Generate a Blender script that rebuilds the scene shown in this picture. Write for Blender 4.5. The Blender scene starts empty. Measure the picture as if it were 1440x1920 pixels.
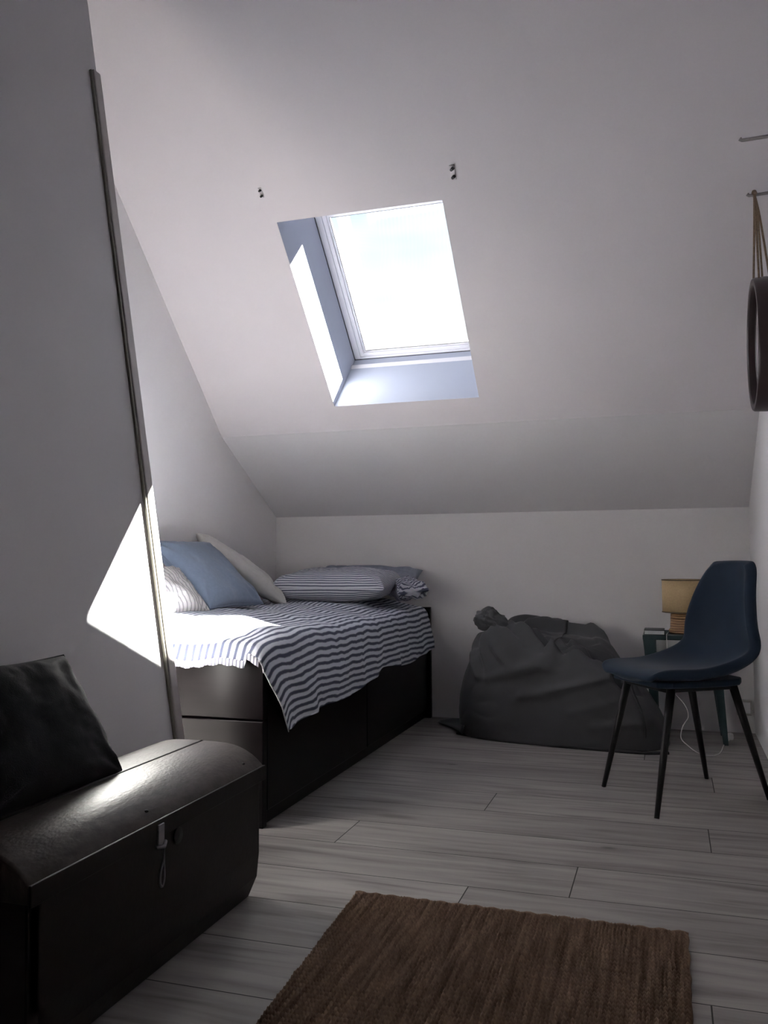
import bpy, math, random
from mathutils import Vector, Matrix, noise
random.seed(7)
S = bpy.context.scene
COL = S.collection

# ------------------------------------------------------------------ camera
FPX = 1644.85
cam_d = bpy.data.cameras.new('camera'); cam = bpy.data.objects.new('camera', cam_d); COL.objects.link(cam)
cam_d.sensor_fit = 'HORIZONTAL'; cam_d.sensor_width = 36.0; cam_d.lens = 36.0 * FPX / 1440.0
cam_d.clip_start = 0.02
yaw, pitch, roll = -0.31347, 0.05172, -0.00649
fwd = Vector((math.sin(yaw) * math.cos(pitch), math.cos(yaw) * math.cos(pitch), math.sin(pitch)))
rgt = Vector((math.cos(yaw), -math.sin(yaw), 0)); up = rgt.cross(fwd)
rgt, up = math.cos(roll) * rgt + math.sin(roll) * up, -math.sin(roll) * rgt + math.cos(roll) * up
M = Matrix.Identity(4)
for i in range(3):
    M[i][0] = rgt[i]; M[i][1] = up[i]; M[i][2] = -fwd[i]
M[0][3], M[1][3], M[2][3] = 0, 0, 0.88
cam.matrix_world = M
S.camera = cam

# ------------------------------------------------------------------ world and sun
SUN_DIR = Vector((-0.369, -0.965, -1.0)).normalized()
SUN_STRENGTH = 190.0
SKY_STRENGTH = 0.66
EXPOSURE = 1.15
w = bpy.data.worlds.new('sky'); S.world = w; w.use_nodes = True
nt = w.node_tree; nt.nodes.clear()
out = nt.nodes.new('ShaderNodeOutputWorld'); bg = nt.nodes.new('ShaderNodeBackground')
tc = nt.nodes.new('ShaderNodeTexCoord'); mp = nt.nodes.new('ShaderNodeMapping'); ns = nt.nodes.new('ShaderNodeTexNoise')
mp.inputs['Scale'].default_value = (1.0, 1.0, 2.6); mp.inputs['Location'].default_value = (0.35, 0.1, 0.42)
ns.inputs['Scale'].default_value = 2.2; ns.inputs['Detail'].default_value = 4
rp = nt.nodes.new('ShaderNodeValToRGB')
rp.color_ramp.elements[0].position = 0.38; rp.color_ramp.elements[0].color = (0.55, 0.76, 1.0, 1)
rp.color_ramp.elements[1].position = 0.60; rp.color_ramp.elements[1].color = (1.0, 0.99, 1.0, 1)
nt.links.new(tc.outputs['Generated'], mp.inputs['Vector']); nt.links.new(mp.outputs[0], ns.inputs['Vector'])
nt.links.new(ns.outputs['Fac'], rp.inputs[0]); nt.links.new(rp.outputs[0], bg.inputs[0])
bg.inputs[1].default_value = SKY_STRENGTH
nt.links.new(bg.outputs[0], out.inputs[0])
sl = bpy.data.lights.new('sun', 'SUN'); sl.energy = SUN_STRENGTH; sl.angle = math.radians(0.6); sl.color = (1.0, 0.965, 0.91)
so = bpy.data.objects.new('sun', sl); COL.objects.link(so)
so.rotation_euler = SUN_DIR.to_track_quat('-Z', 'Y').to_euler(); so.location = (1.5, 7, 8)

S.view_settings.view_transform = 'Standard'; S.view_settings.look = 'None'
S.view_settings.gamma = 1.0; S.view_settings.use_curve_mapping = False
S.view_settings.exposure = EXPOSURE

# ------------------------------------------------------------------ materials
def new_mat(name):
    m = bpy.data.materials.new(name); m.use_nodes = True
    return m, m.node_tree, m.node_tree.nodes['Principled BSDF']

def mat(name, col, rough=0.6, metal=0.0, var=0.12, scale=30.0, bump=0.0, bscale=200.0, sheen=0.0, spec=0.5, coords='Object', stretch=(1, 1, 1)):
    m, t, b = new_mat(name)
    N = t.nodes.new; L = t.links.new
    tcn = N('ShaderNodeTexCoord'); mpn = N('ShaderNodeMapping'); mpn.inputs['Scale'].default_value = stretch
    L(tcn.outputs[coords], mpn.inputs[0])
    n1 = N('ShaderNodeTexNoise'); n1.inputs['Scale'].default_value = scale; n1.inputs['Detail'].default_value = 5
    L(mpn.outputs[0], n1.inputs['Vector'])
    r = N('ShaderNodeValToRGB')
    r.color_ramp.elements[0].position = 0.3; r.color_ramp.elements[1].position = 0.7
    r.color_ramp.elements[0].color = tuple(c * (1 - var) for c in col) + (1,)
    r.color_ramp.elements[1].color = tuple(min(1, c * (1 + var)) for c in col) + (1,)
    L(n1.outputs['Fac'], r.inputs[0]); L(r.outputs[0], b.inputs['Base Color'])
    b.inputs['Roughness'].default_value = rough; b.inputs['Metallic'].default_value = metal
    b.inputs['Specular IOR Level'].default_value = spec
    if sheen:
        b.inputs['Sheen Weight'].default_value = sheen
    if bump:
        n2 = N('ShaderNodeTexNoise'); n2.inputs['Scale'].default_value = bscale; n2.inputs['Detail'].default_value = 3
        L(mpn.outputs[0], n2.inputs['Vector'])
        bp = N('ShaderNodeBump'); bp.inputs['Strength'].default_value = bump; bp.inputs['Distance'].default_value = 0.003
        L(n2.outputs['Fac'], bp.inputs['Height']); L(bp.outputs[0], b.inputs['Normal'])
    return m

def stripe_mat(name, light, dark, period, duty, axis=1, warp=0.0025, soft=0.12, rough=0.85, bump=0.35):
    """woven stripes laid out in the cloth's own coordinates (UV in metres)"""
    m, t, b = new_mat(name)
    N = t.nodes.new; L = t.links.new
    uv = N('ShaderNodeUVMap'); uv.uv_map = 'UVMap'
    sep = N('ShaderNodeSeparateXYZ'); L(uv.outputs[0], sep.inputs[0])
    n = N('ShaderNodeTexNoise'); n.inputs['Scale'].default_value = 14; n.inputs['Detail'].default_value = 2
    L(uv.outputs[0], n.inputs['Vector'])
    wv = N('ShaderNodeMath'); wv.operation = 'MULTIPLY_ADD'; wv.inputs[1].default_value = warp * 2; 
    L(n.outputs['Fac'], wv.inputs[0]); L(sep.outputs[axis], wv.inputs[2])
    dv = N('ShaderNodeMath'); dv.operation = 'DIVIDE'; dv.inputs[1].default_value = period; L(wv.outputs[0], dv.inputs[0])
    fr = N('ShaderNodeMath'); fr.operation = 'FRACT'; L(dv.outputs[0], fr.inputs[0])
    sb = N('ShaderNodeMath'); sb.operation = 'SUBTRACT'; sb.inputs[1].default_value = 0.5; L(fr.outputs[0], sb.inputs[0])
    ab = N('ShaderNodeMath'); ab.operation = 'ABSOLUTE'; L(sb.outputs[0], ab.inputs[0])
    mr = N('ShaderNodeMapRange'); mr.interpolation_type = 'SMOOTHSTEP'
    mr.inputs['From Min'].default_value = duty / 2 - soft / 2; mr.inputs['From Max'].default_value = duty / 2 + soft / 2
    L(ab.outputs[0], mr.inputs['Value'])
    mx = N('ShaderNodeMix'); mx.data_type = 'RGBA'
    mx.inputs[6].default_value = dark + (1,); mx.inputs[7].default_value = light + (1,)
    L(mr.outputs[0], mx.inputs[0])
    # woven fleck
    n2 = N('ShaderNodeTexNoise'); n2.inputs['Scale'].default_value = 260; L(uv.outputs[0], n2.inputs['Vector'])
    mm = N('ShaderNodeMix'); mm.data_type = 'RGBA'; mm.blend_type = 'OVERLAY'; mm.inputs[0].default_value = 0.25
    L(mx.outputs[2], mm.inputs[6]); L(n2.outputs['Color'], mm.inputs[7])
    hs = N('ShaderNodeHueSaturation'); hs.inputs['Saturation'].default_value = 0.95; L(mm.outputs[2], hs.inputs['Color'])
    L(hs.outputs[0], b.inputs['Base Color'])
    n3 = N('ShaderNodeTexNoise'); n3.inputs['Scale'].default_value = 70; L(uv.outputs[0], n3.inputs['Vector'])
    bp = N('ShaderNodeBump'); bp.inputs['Strength'].default_value = bump; bp.inputs['Distance'].default_value = 0.006
    L(n3.outputs['Fac'], bp.inputs['Height']); L(bp.outputs[0], b.inputs['Normal'])
    b.inputs['Roughness'].default_value = rough; b.inputs['Specular IOR Level'].default_value = 0.2
    return m

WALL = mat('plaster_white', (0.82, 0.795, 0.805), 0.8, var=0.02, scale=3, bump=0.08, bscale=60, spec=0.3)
ROOFM = mat('plaster_ceiling_dimmed', (0.60, 0.562, 0.582), 0.85, var=0.02, scale=3, bump=0.06, bscale=50, spec=0.25)  # wall paint darkened: light falloff up the ceiling put into the colour
REVEAL = mat('plaster_reveal_dimmed_blue', (0.43, 0.45, 0.52), 0.75, var=0.02, scale=3, spec=0.3)  # same white paint; dimmer, bluish sky light put into the colour
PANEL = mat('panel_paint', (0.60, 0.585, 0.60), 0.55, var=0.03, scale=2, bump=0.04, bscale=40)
TRIMM = mat('trim_paint', (0.42, 0.39, 0.38), 0.45, var=0.05, scale=10)
TRIMD = mat('bead_olive', (0.16, 0.15, 0.12), 0.45, var=0.08, scale=10)
PVC = mat('white_lacquer', (0.78, 0.76, 0.80), 0.3, var=0.02, scale=8)
GASKET = mat('gasket_grey', (0.08, 0.075, 0.08), 0.6)
STEEL = mat('dull_steel', (0.22, 0.21, 0.23), 0.4, metal=0.9, var=0.1, scale=60)
BEDM = mat('bed_black_brown', (0.0050, 0.0036, 0.0042), 0.33, var=0.2, scale=6, spec=0.10, stretch=(1, 12, 12))
BEDE = mat('bed_gap_black', (0.004, 0.004, 0.004), 0.7)
MATTR = mat('mattress_white', (0.62, 0.62, 0.64), 0.9, var=0.04, scale=30, bump=0.3, bscale=120)
TRUNK = mat('trunk_brown_black', (0.009, 0.0055, 0.006), 0.55, var=0.25, scale=14, bump=0.15, bscale=90, spec=0.25)
LIDM = mat('trunk_lid_worn', (0.045, 0.035, 0.032), 0.44, var=0.35, scale=22, spec=0.20, bump=0.35, bscale=70, stretch=(2.2, 1, 1))
DARKC = mat('cushion_black', (0.009, 0.008, 0.011), 0.85, var=0.15, scale=40, bump=0.2, bscale=300, sheen=0.02, spec=0.2)
BLUEC = mat('cushion_blue', (0.135, 0.175, 0.25), 0.85, var=0.06, scale=60, bump=0.25, bscale=400, sheen=0.15)
CREAM = mat('pillow_cream', (0.56, 0.545, 0.52), 0.9, var=0.04, scale=20, bump=0.2, bscale=200)
BEAN = mat('beanbag_grey', (0.052, 0.052, 0.056), 0.78, var=0.10, scale=8, bump=0.18, bscale=350, sheen=0.1)
BEAND = mat('beanbag_piping', (0.012, 0.012, 0.014), 0.7)
VELVET = mat('velvet_blue', (0.0045, 0.0135, 0.030), 0.75, var=0.15, scale=12, bump=0.1, bscale=500, sheen=0.06, spec=0.25)
BLACKM = mat('black_metal', (0.006, 0.005, 0.006), 0.45, var=0.1, scale=20, spec=0.25)
TEAL = mat('table_teal', (0.014, 0.032, 0.036), 0.45, var=0.1, scale=12)
SHADE = mat('shade_linen', (0.50, 0.36, 0.20), 0.9, var=0.08, scale=120, bump=0.2, bscale=600)
PAPER = mat('paper_pages', (0.55, 0.56, 0.56), 0.8, var=0.05, scale=200)
COVER = mat('book_cover', (0.03, 0.03, 0.035), 0.5)
CORD = mat('cord_white', (0.55, 0.53, 0.52), 0.4)
MIRR, _t, _b = new_mat('mirror_glass'); _b.inputs['Metallic'].default_value = 1; _b.inputs['Roughness'].default_value = 0.03; _b.inputs['Base Color'].default_value = (0.78, 0.77, 0.78, 1)
MFRAME = mat('mirror_frame_dark', (0.022, 0.012, 0.012), 0.4, var=0.2, scale=20)
STRAP = mat('strap_rope', (0.17, 0.115, 0.075), 0.8, var=0.25, scale=150, bump=0.4, bscale=300)
OUTER = mat('roof_outer', (0.2, 0.2, 0.2), 0.9)

def wood_lamp():
    m, t, b = new_mat('lamp_wood')
    N = t.nodes.new; L = t.links.new
    tcn = N('ShaderNodeTexCoord'); wv = N('ShaderNodeTexWave'); wv.bands_direction = 'Z'
    wv.inputs['Scale'].default_value = 26; wv.inputs['Distortion'].default_value = 1.2
    L(tcn.outputs['Object'], wv.inputs['Vector'])
    r = N('ShaderNodeValToRGB'); r.color_ramp.elements[0].color = (0.20, 0.10, 0.05, 1); r.color_ramp.elements[1].color = (0.42, 0.25, 0.13, 1)
    L(wv.outputs['Fac'], r.inputs[0]); L(r.outputs[0], b.inputs['Base Color']); b.inputs['Roughness'].default_value = 0.6
    bp = N('ShaderNodeBump'); bp.inputs['Strength'].default_value = 0.5; bp.inputs['Distance'].default_value = 0.004
    L(wv.outputs['Fac'], bp.inputs['Height']); L(bp.outputs[0], b.inputs['Normal'])
    return m
LWOOD = wood_lamp()

def glass_pane():
    m = bpy.data.materials.new('window_glass'); m.use_nodes = True
    t = m.node_tree; t.nodes.clear(); N = t.nodes.new; L = t.links.new
    o = N('ShaderNodeOutputMaterial'); tr = N('ShaderNodeBsdfTransparent'); gl = N('ShaderNodeBsdfGlossy'); fx = N('ShaderNodeMixShader')
    tr.inputs[0].default_value = (0.97, 0.985, 0.98, 1); gl.inputs['Roughness'].default_value = 0.02
    fr = N('ShaderNodeFresnel'); fr.inputs[0].default_value = 1.45
    L(fr.outputs[0], fx.inputs[0]); L(tr.outputs[0], fx.inputs[1]); L(gl.outputs[0], fx.inputs[2]); L(fx.outputs[0], o.inputs[0])
    return m
GLASS = glass_pane()

def floor_mat():
    m, t, b = new_mat('floor_grey_oak')
    N = t.nodes.new; L = t.links.new
    tcn = N('ShaderNodeTexCoord'); at = N('ShaderNodeAttribute'); at.attribute_name = 'tone'
    mp1 = N('ShaderNodeMapping'); mp1.inputs['Scale'].default_value = (1.6, 16, 1)
    off = N('ShaderNodeVectorMath'); off.operation = 'MULTIPLY_ADD'; off.inputs[1].default_value = (37, 11, 5)
    L(at.outputs['Color'], off.inputs[0]); L(tcn.outputs['Object'], off.inputs[2]); L(off.outputs[0], mp1.inputs[0])
    n1 = N('ShaderNodeTexNoise'); n1.inputs['Scale'].default_value = 1.6; n1.inputs['Detail'].default_value = 7; n1.inputs['Distortion'].default_value = 0.6
    L(mp1.outputs[0], n1.inputs['Vector'])
    r = N('ShaderNodeValToRGB')
    e = r.color_ramp.elements
    e[0].position = 0.28; e[0].color = (0.150, 0.136, 0.130, 1)
    e[1].position = 0.66; e[1].color = (0.33, 0.305, 0.29, 1)
    x = e.new(0.47); x.color = (0.26, 0.24, 0.23, 1)
    L(n1.outputs['Fac'], r.inputs[0])
    mm = N('ShaderNodeMix'); mm.data_type = 'RGBA'; mm.blend_type = 'MULTIPLY'; mm.inputs[0].default_value = 1
    rr = N('ShaderNodeMapRange'); rr.inputs['To Min'].default_value = 0.82; rr.inputs['To Max'].default_value = 1.08
    L(at.outputs['Fac'], rr.inputs['Value']); cb = N('ShaderNodeCombineColor')
    for i in range(3): L(rr.outputs[0], cb.inputs[i])
    L(r.outputs[0], mm.inputs[6]); L(cb.outputs[0], mm.inputs[7])
    # small knots
    vo = N('ShaderNodeTexVoronoi'); vo.inputs['Scale'].default_value = 1.0
    mp2 = N('ShaderNodeMapping'); mp2.inputs['Scale'].default_value = (2.2, 5, 1); L(off.outputs[0], mp2.inputs[0]); L(mp2.outputs[0], vo.inputs['Vector'])
    kr = N('ShaderNodeMapRange'); kr.inputs['From Min'].default_value = 0.02; kr.inputs['From Max'].default_value = 0.07
    kr.inputs['To Min'].default_value = 0.45; kr.inputs['To Max'].default_value = 1.0; L(vo.outputs['Distance'], kr.inputs['Value'])
    m3 = N('ShaderNodeMix'); m3.data_type = 'RGBA'; m3.blend_type = 'MULTIPLY'; m3.inputs[0].default_value = 1
    cb2 = N('ShaderNodeCombineColor')
    for i in range(3): L(kr.outputs[0], cb2.inputs[i])
    L(mm.outputs[2], m3.inputs[6]); L(cb2.outputs[0], m3.inputs[7]); L(m3.outputs[2], b.inputs['Base Color'])
    b.inputs['Roughness'].default_value = 0.5; b.inputs['Specular IOR Level'].default_value = 0.4
    bp = N('ShaderNodeBump'); bp.inputs['Strength'].default_value = 0.15; bp.inputs['Distance'].default_value = 0.002
    L(n1.outputs['Fac'], bp.inputs['Height']); L(bp.outputs[0], b.inputs['Normal'])
    return m
FLOORM = floor_mat()
GAP = mat('floor_gap', (0.03, 0.027, 0.027), 0.8)

def jute_mat():
    m, t, b = new_mat('jute')
    N = t.nodes.new; L = t.links.new
    uv = N('ShaderNodeUVMap'); uv.uv_map = 'UVMap'
    mp1 = N('ShaderNodeMapping'); mp1.inputs['Scale'].default_value = (26, 1.4, 1); L(uv.outputs[0], mp1.inputs[0])
    n1 = N('ShaderNodeTexNoise'); n1.inputs['Scale'].default_value = 3; n1.inputs['Detail'].default_value = 4; L(mp1.outputs[0], n1.inputs['Vector'])
    r = N('ShaderNodeValToRGB'); e = r.color_ramp.elements
    e[0].position = 0.3; e[0].color = (0.105, 0.066, 0.046, 1); e[1].position = 0.72; e[1].color = (0.29, 0.195, 0.14, 1)
    L(n1.outputs['Fac'], r.inputs[0])
    n2 = N('ShaderNodeTexNoise'); n2.inputs['Scale'].default_value = 190; n2.inputs['Detail'].default_value = 2; L(uv.outputs[0], n2.inputs['Vector'])
    mm = N('ShaderNodeMix'); mm.data_type = 'RGBA'; mm.blend_type = 'OVERLAY'; mm.inputs[0].default_value = 0.7
    L(r.outputs[0], mm.inputs[6]); L(n2.outputs['Fac'], mm.inputs[7]); L(mm.outputs[2], b.inputs['Base Color'])
    b.inputs['Roughness'].default_value = 0.95; b.inputs['Specular IOR Level'].default_value = 0.1
    return m
JUTE = jute_mat()
BLANKET = stripe_mat('blanket_stripes', (0.62, 0.645, 0.72), (0.075, 0.085, 0.135), 0.027, 0.46, warp=0.006, soft=0.2)
HEMM = stripe_mat('hem_stripes', (0.55, 0.54, 0.58), (0.12, 0.12, 0.16), 0.013, 0.4, axis=0, warp=0.001, bump=0.1)
PILST = stripe_mat('pillow_fine_stripes', (0.52, 0.52, 0.58), (0.09, 0.095, 0.145), 0.0185, 0.42, warp=0.002)
PILST2 = stripe_mat('pillow_grey_stripes', (0.50, 0.48, 0.48), (0.27, 0.26, 0.27), 0.022, 0.3, axis=0)

# ------------------------------------------------------------------ builders
def mesh_obj(name, verts, faces, m, parent=None, smooth=False, uvs=None, mats=None, fmat=None):
    me = bpy.data.meshes.new(name); me.from_pydata([tuple(v) for v in verts], [], faces); me.update()
    if uvs is not None:
        ul = me.uv_layers.new(name='UVMap')
        for lp in me.loops: ul.data[lp.index].uv = uvs[lp.vertex_index]
    for mm in (mats or [m]): me.materials.append(mm)
    if fmat:
        for p, k in zip(me.polygons, fmat): p.material_index = k
    if smooth:
        for p in me.polygons: p.use_smooth = True
    o = bpy.data.objects.new(name, me); COL.objects.link(o)
    if parent: o.parent = parent
    return o

def bevel(o, w=0.004, seg=2):
    md = o.modifiers.new('bevel', 'BEVEL'); md.width = w; md.segments = seg; md.limit_method = 'ANGLE'; md.angle_limit = 0.6
    return o

class MB:
    def __init__(s): s.v = []; s.f = []
    def box(s, a, b, M=None):
        x0, y0, z0 = a; x1, y1, z1 = b; n = len(s.v)
        pts = [(x0, y0, z0), (x1, y0, z0), (x1, y1, z0), (x0, y1, z0), (x0, y0, z1), (x1, y0, z1), (x1, y1, z1), (x0, y1, z1)]
        for p in pts: s.v.append(tuple(M @ Vector(p)) if M else p)
        for f in ((0, 3, 2, 1), (4, 5, 6, 7), (0, 1, 5, 4), (1, 2, 6, 5), (2, 3, 7, 6), (3, 0, 4, 7)): s.f.append(tuple(i + n for i in f))
        return s
    def hexa(s, p):
        n = len(s.v); s.v += [tuple(q) for q in p]
        for f in ((0, 3, 2, 1), (4, 5, 6, 7), (0, 1, 5, 4), (1, 2, 6, 5), (2, 3, 7, 6), (3, 0, 4, 7)): s.f.append(tuple(i + n for i in f))
        return s
    def prism(s, poly, d):
        """poly: 3D points, extruded by vector d"""
        n = len(s.v); k = len(poly); d = Vector(d)
        s.v += [tuple(p) for p in poly] + [tuple(Vector(p) + d) for p in poly]
        s.f.append(tuple(n + i for i in range(k))); s.f.append(tuple(n + k + i for i in reversed(range(k))))
        for i in range(k):
            j = (i + 1) % k; s.f.append((n + j, n + i, n + k + i, n + k + j))
        return s
    def tube(s, path, rad, seg=10, flat=1.0):
        path = [Vector(p) for p in path]; n0 = len(s.v); k = len(path)
        if not hasattr(rad, '__len__'): rad = [rad] * k
        up0 = None
        for i, p in enumerate(path):
            t = (path[min(i + 1, k - 1)] - path[max(i - 1, 0)]).normalized()
            if up0 is None:
                up0 = Vector((0, 0, 1)) if abs(t.z) < 0.9 else Vector((1, 0, 0))
            a = (up0 - t * up0.dot(t)).normalized(); up0 = a; b = t.cross(a)
            for j in range(seg):
                th = 2 * math.pi * j / seg
                s.v.append(tuple(p + (a * math.cos(th) * flat + b * math.sin(th)) * rad[i]))
        for i in range(k - 1):
            for j in range(seg):
                jj = (j + 1) % seg
                s.f.append((n0 + i * seg + j, n0 + i * seg + jj, n0 + (i + 1) * seg + jj, n0 + (i + 1) * seg + j))
        s.f.append(tuple(n0 + j for j in reversed(range(seg)))); s.f.append(tuple(n0 + (k - 1) * seg + j for j in range(seg)))
        return s
    def lathe(s, prof, c=(0, 0, 0), seg=40, close=True):
        n0 = len(s.v); k = len(prof)
        for (r, z) in prof:
            for j in range(seg):
                th = 2 * math.pi * j / seg; s.v.append((c[0] + r * math.cos(th), c[1] + r * math.sin(th), c[2] + z))
        for i in range(k - 1):
            for j in range(seg):
                jj = (j + 1) % seg
                s.f.append((n0 + i * seg + j, n0 + i * seg + jj, n0 + (i + 1) * seg + jj, n0 + (i + 1) * seg + j))
        if close:
            s.f.append(tuple(n0 + j for j in reversed(range(seg)))); s.f.append(tuple(n0 + (k - 1) * seg + j for j in range(seg)))
        return s
    def build(s, name, m, parent=None, smooth=False, bev=0):
        o = mesh_obj(name, s.v, s.f, m, parent, smooth)
        if bev: bevel(o, bev)
        return o

def root(name, loc, label, cat, group=None):
    o = bpy.data.objects.new(name, None); COL.objects.link(o); o.location = loc; o.empty_display_size = 0.1
    o['label'] = label; o['category'] = cat
    if group: o['group'] = group
    return o
def tag(o, label, cat, group=None):
    o['label'] = label; o['category'] = cat
    if group: o['group'] = group
    return o
def adopt(r):
    """parts were modelled in world coordinates: express them relative to the thing's base"""
    for c in r.children:
        c.location = c.location - r.location
    return r
def struct(o):
    o['kind'] = 'structure'; return o
def smooth_path(pts, n=8):
    P = [Vector(p) for p in pts]; o = []
    for i in range(len(P) - 1):
        p0 = P[max(i - 1, 0)]; p1 = P[i]; p2 = P[i + 1]; p3 = P[min(i + 2, len(P) - 1)]
        for k in range(n):
            t = k / n
            o.append(0.5 * ((2 * p1) + (p2 - p0) * t + (2 * p0 - 5 * p1 + 4 * p2 - p3) * t * t + (3 * p1 - p0 - 3 * p2 + p3) * t ** 3))
    o.append(P[-1]); return o
def sstep(a, b, x):
    t = max(0, min(1, (x - a) / (b - a))); return t * t * (3 - 2 * t)
def interp(pts, x):
    if x <= pts[0][0]: return pts[0][1]
    for (a, b), (c, d) in zip(pts, pts[1:]):
        if x <= c:
            t = (x - a) / (c - a); t = t * t * (3 - 2 * t); return b + (d - b) * t
    return pts[-1][1]

# ------------------------------------------------------------------ room shell
XL, XR, YF, YB = -2.205, 0.386, 4.736, -4.2
KT = 1.12                                   # top of the knee wall
BY, BZ = 4.07, 1.511                        # bend between the two roof slopes
CN, CS = 0.703, 0.711
def RP(x, s, n): return Vector((x, -CN * s + CS * n, CS * s + CN * n))   # roof coordinates: s up the slope, n outwards
s_b = -CN * BY + CS * BZ; N0 = CS * BY + CN * BZ
ZC = 3.45
s_t = (ZC - CN * N0) / CS                   # the slope meets the flat ceiling
YT = RP(0, s_t, N0).y
WX0, WX1, WS0, WS1 = -1.535, -0.82, -1.638, -0.695
TH = 0.44

# floor: planks running along x, 23.5 cm wide
fv, ff, tone = [], [], []
fm = []
MB0 = MB()
y0 = 2.58 - 0.235 * 29; row = 0
joints = {}
g = 0.0016
yk = y0
while yk < YF:
    y1 = min(yk + 0.235, YF); ya = max(yk, YB)
    if y1 > ya:
        L = 1.85
        mid = (yk + 0.1175)
        fixed = {2.69: -1.005, 2.46: -0.265, 2.225: -0.53, 2.93: 0.10, 3.16: -0.63}
        off = None
        for k_, v_ in fixed.items():
            if abs(mid - k_) < 0.06: off = v_
        if off is None: off = random.uniform(-0.6, 0.6)
        x = off - 4 * L
        while x < XR + 0.05:
            xa, xb = max(x, XL - 0.02), min(x + L, XR + 0.05)
            if xb > xa + 0.01:
                n = len(fv); zz = 0
                p = [(xa + g, ya + g, 0), (xb - g, ya + g, 0), (xb - g, y1 - g, 0), (xa + g, y1 - g, 0)]
                fv += p; ff.append((n, n + 1, n + 2, n + 3)); tone.append(random.random()); fm.append(0)
            x += L
    yk += 0.235
n = len(fv)
for (zt, k_) in ((-0.0022, 1),):
    fv += [(XL - 0.05, YB - 0.05, zt), (XR + 0.05, YB - 0.05, zt), (XR + 0.05, YF + 0.05, zt), (XL - 0.05, YF + 0.05, zt)]
    ff.append((n, n + 1, n + 2, n + 3)); tone.append(0.5); fm.append(1)
fl = mesh_obj('floor', fv, ff, None, mats=[FLOORM, GAP], fmat=fm)
ca = fl.data.color_attributes.new('tone', 'FLOAT_COLOR', 'CORNER')
for p, tv in zip(fl.data.polygons, tone):
    for li in p.loop_indices: ca.data[li].color = (tv, (tv * 7.3) % 1, (tv * 3.1) % 1, 1)
fl.data.update()
struct(fl)

# knee wall (far)
struct(MB().box((XL - 0.1, YF, -0.05), (XR + 0.1, YF + 0.12, KT + 0.0)).build('wall_back', WALL))
# left gable wall and right wall follow the roof line
def gable(x, dx, name):
    poly = [(x, YB, -0.05), (x, YF + 0.06, -0.05), (x, YF + 0.06, KT), (x, YF, KT), (x, BY, BZ), (x, YT, ZC), (x, YB, ZC)]
    return struct(MB().prism(poly, (dx, 0, 0)).build(name, WALL))
gable(XL, -0.12, 'wall_left'); gable(XR, 0.12, 'wall_right')
struct(MB().box((XL - 0.1, YB - 0.12, -0.05), (XR + 0.1, YB, ZC)).build('wall_front', WALL))
# lower slope, upper slope with the skylight opening, flat ceiling
nl = Vector((0, KT - BZ, 0)).normalized()
dn = Vector((0, (BZ - KT), (YF - BY))).normalized() * 0.3
struct(MB().prism([(XL - 0.1, YF, KT), (XL - 0.1, BY, BZ), (XL - 0.1, BY + dn.y * 0.9, BZ + dn.z + .1), (XL - 0.1, YF + dn.y + .1, KT + dn.z)], (XR - XL + 0.2, 0, 0)).build('ceiling_slope_low', mat('plaster_ceiling_low_dimmed', (0.70, 0.675, 0.69), 0.85, var=0.02, scale=3, bump=0.06, bscale=50, spec=0.25)))  # lower slope's shade put into the colour, a darker copy of wall paint
mb = MB()
def rbox(x0, x1, sa, sb, na, nb):
    mb.hexa([RP(x0, sa, na), RP(x1, sa, na), RP(x1, sb, na), RP(x0, sb, na), RP(x0, sa, nb), RP(x1, sa, nb), RP(x1, sb, nb), RP(x0, sb, nb)])
# one continuous shell: inner face with a hole, four reveals, outer face with a hole
xa, xb, sa, sb = XL - 0.1, XR + 0.1, s_b, s_t + 0.02
V = []
for nn_ in (N0, N0 + TH):
    V += [RP(xa, sa, nn_), RP(xb, sa, nn_), RP(xb, sb, nn_), RP(xa, sb, nn_), RP(WX0, WS0, nn_), RP(WX1, WS0, nn_), RP(WX1, WS1, nn_), RP(WX0, WS1, nn_)]
F = []; FM = []
for i in range(4):
    j = (i + 1) % 4
    F.append((i, j, 4 + j, 4 + i)); FM.append(0)
    F.append((8 + j, 8 + i, 12 + i, 12 + j)); FM.append(2)
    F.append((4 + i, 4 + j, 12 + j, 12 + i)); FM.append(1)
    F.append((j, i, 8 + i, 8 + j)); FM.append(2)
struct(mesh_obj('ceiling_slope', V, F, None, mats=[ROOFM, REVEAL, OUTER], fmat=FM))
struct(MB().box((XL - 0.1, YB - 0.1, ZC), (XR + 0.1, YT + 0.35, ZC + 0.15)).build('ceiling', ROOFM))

# ------------------------------------------------------------------ skylight
win = bpy.data.objects.new('window_1', None); COL.objects.link(win); struct(win)
win.location = RP((WX0 + WX1) / 2, WS0, N0 + 0.4)
NG = 4.37
def ring(x0, x1, sa, sb, wl, wr, wb, wt, na, nb, name, m, bev=0.003):
    mb = MB()
    def q(a, b, c, d):
        mb.hexa([RP(a, c, na), RP(b, c, na), RP(b, d, na), RP(a, d, na), RP(a, c, nb), RP(b, c, nb), RP(b, d, nb), RP(a, d, nb)])
    q(x0, x0 + wl, sa, sb); q(x1 - wr, x1, sa, sb); q(x0 + wl, x1 - wr, sa, sa + wb); q(x0 + wl, x1 - wr, sb - wt, sb)
    return mb.build(name, m, win, bev=bev)
e = -0.012
ring(WX0 + e, WX1 - e, WS0 + e, WS1 - e, .045, .045, .025, .095, NG, NG + 0.06, 'window_frame', PVC)
ring(WX0 + .033, WX1 - .033, WS0 + .013, WS1 - .083, .020, .020, .018, .06, NG + .008, NG + 0.05, 'sash', PVC)
ring(WX0 + .053, WX1 - .053, WS0 + .031, WS1 - .143, .010, .010, .006, .04, NG + .018, NG + 0.045, 'glazing_bead', PVC)
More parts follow.
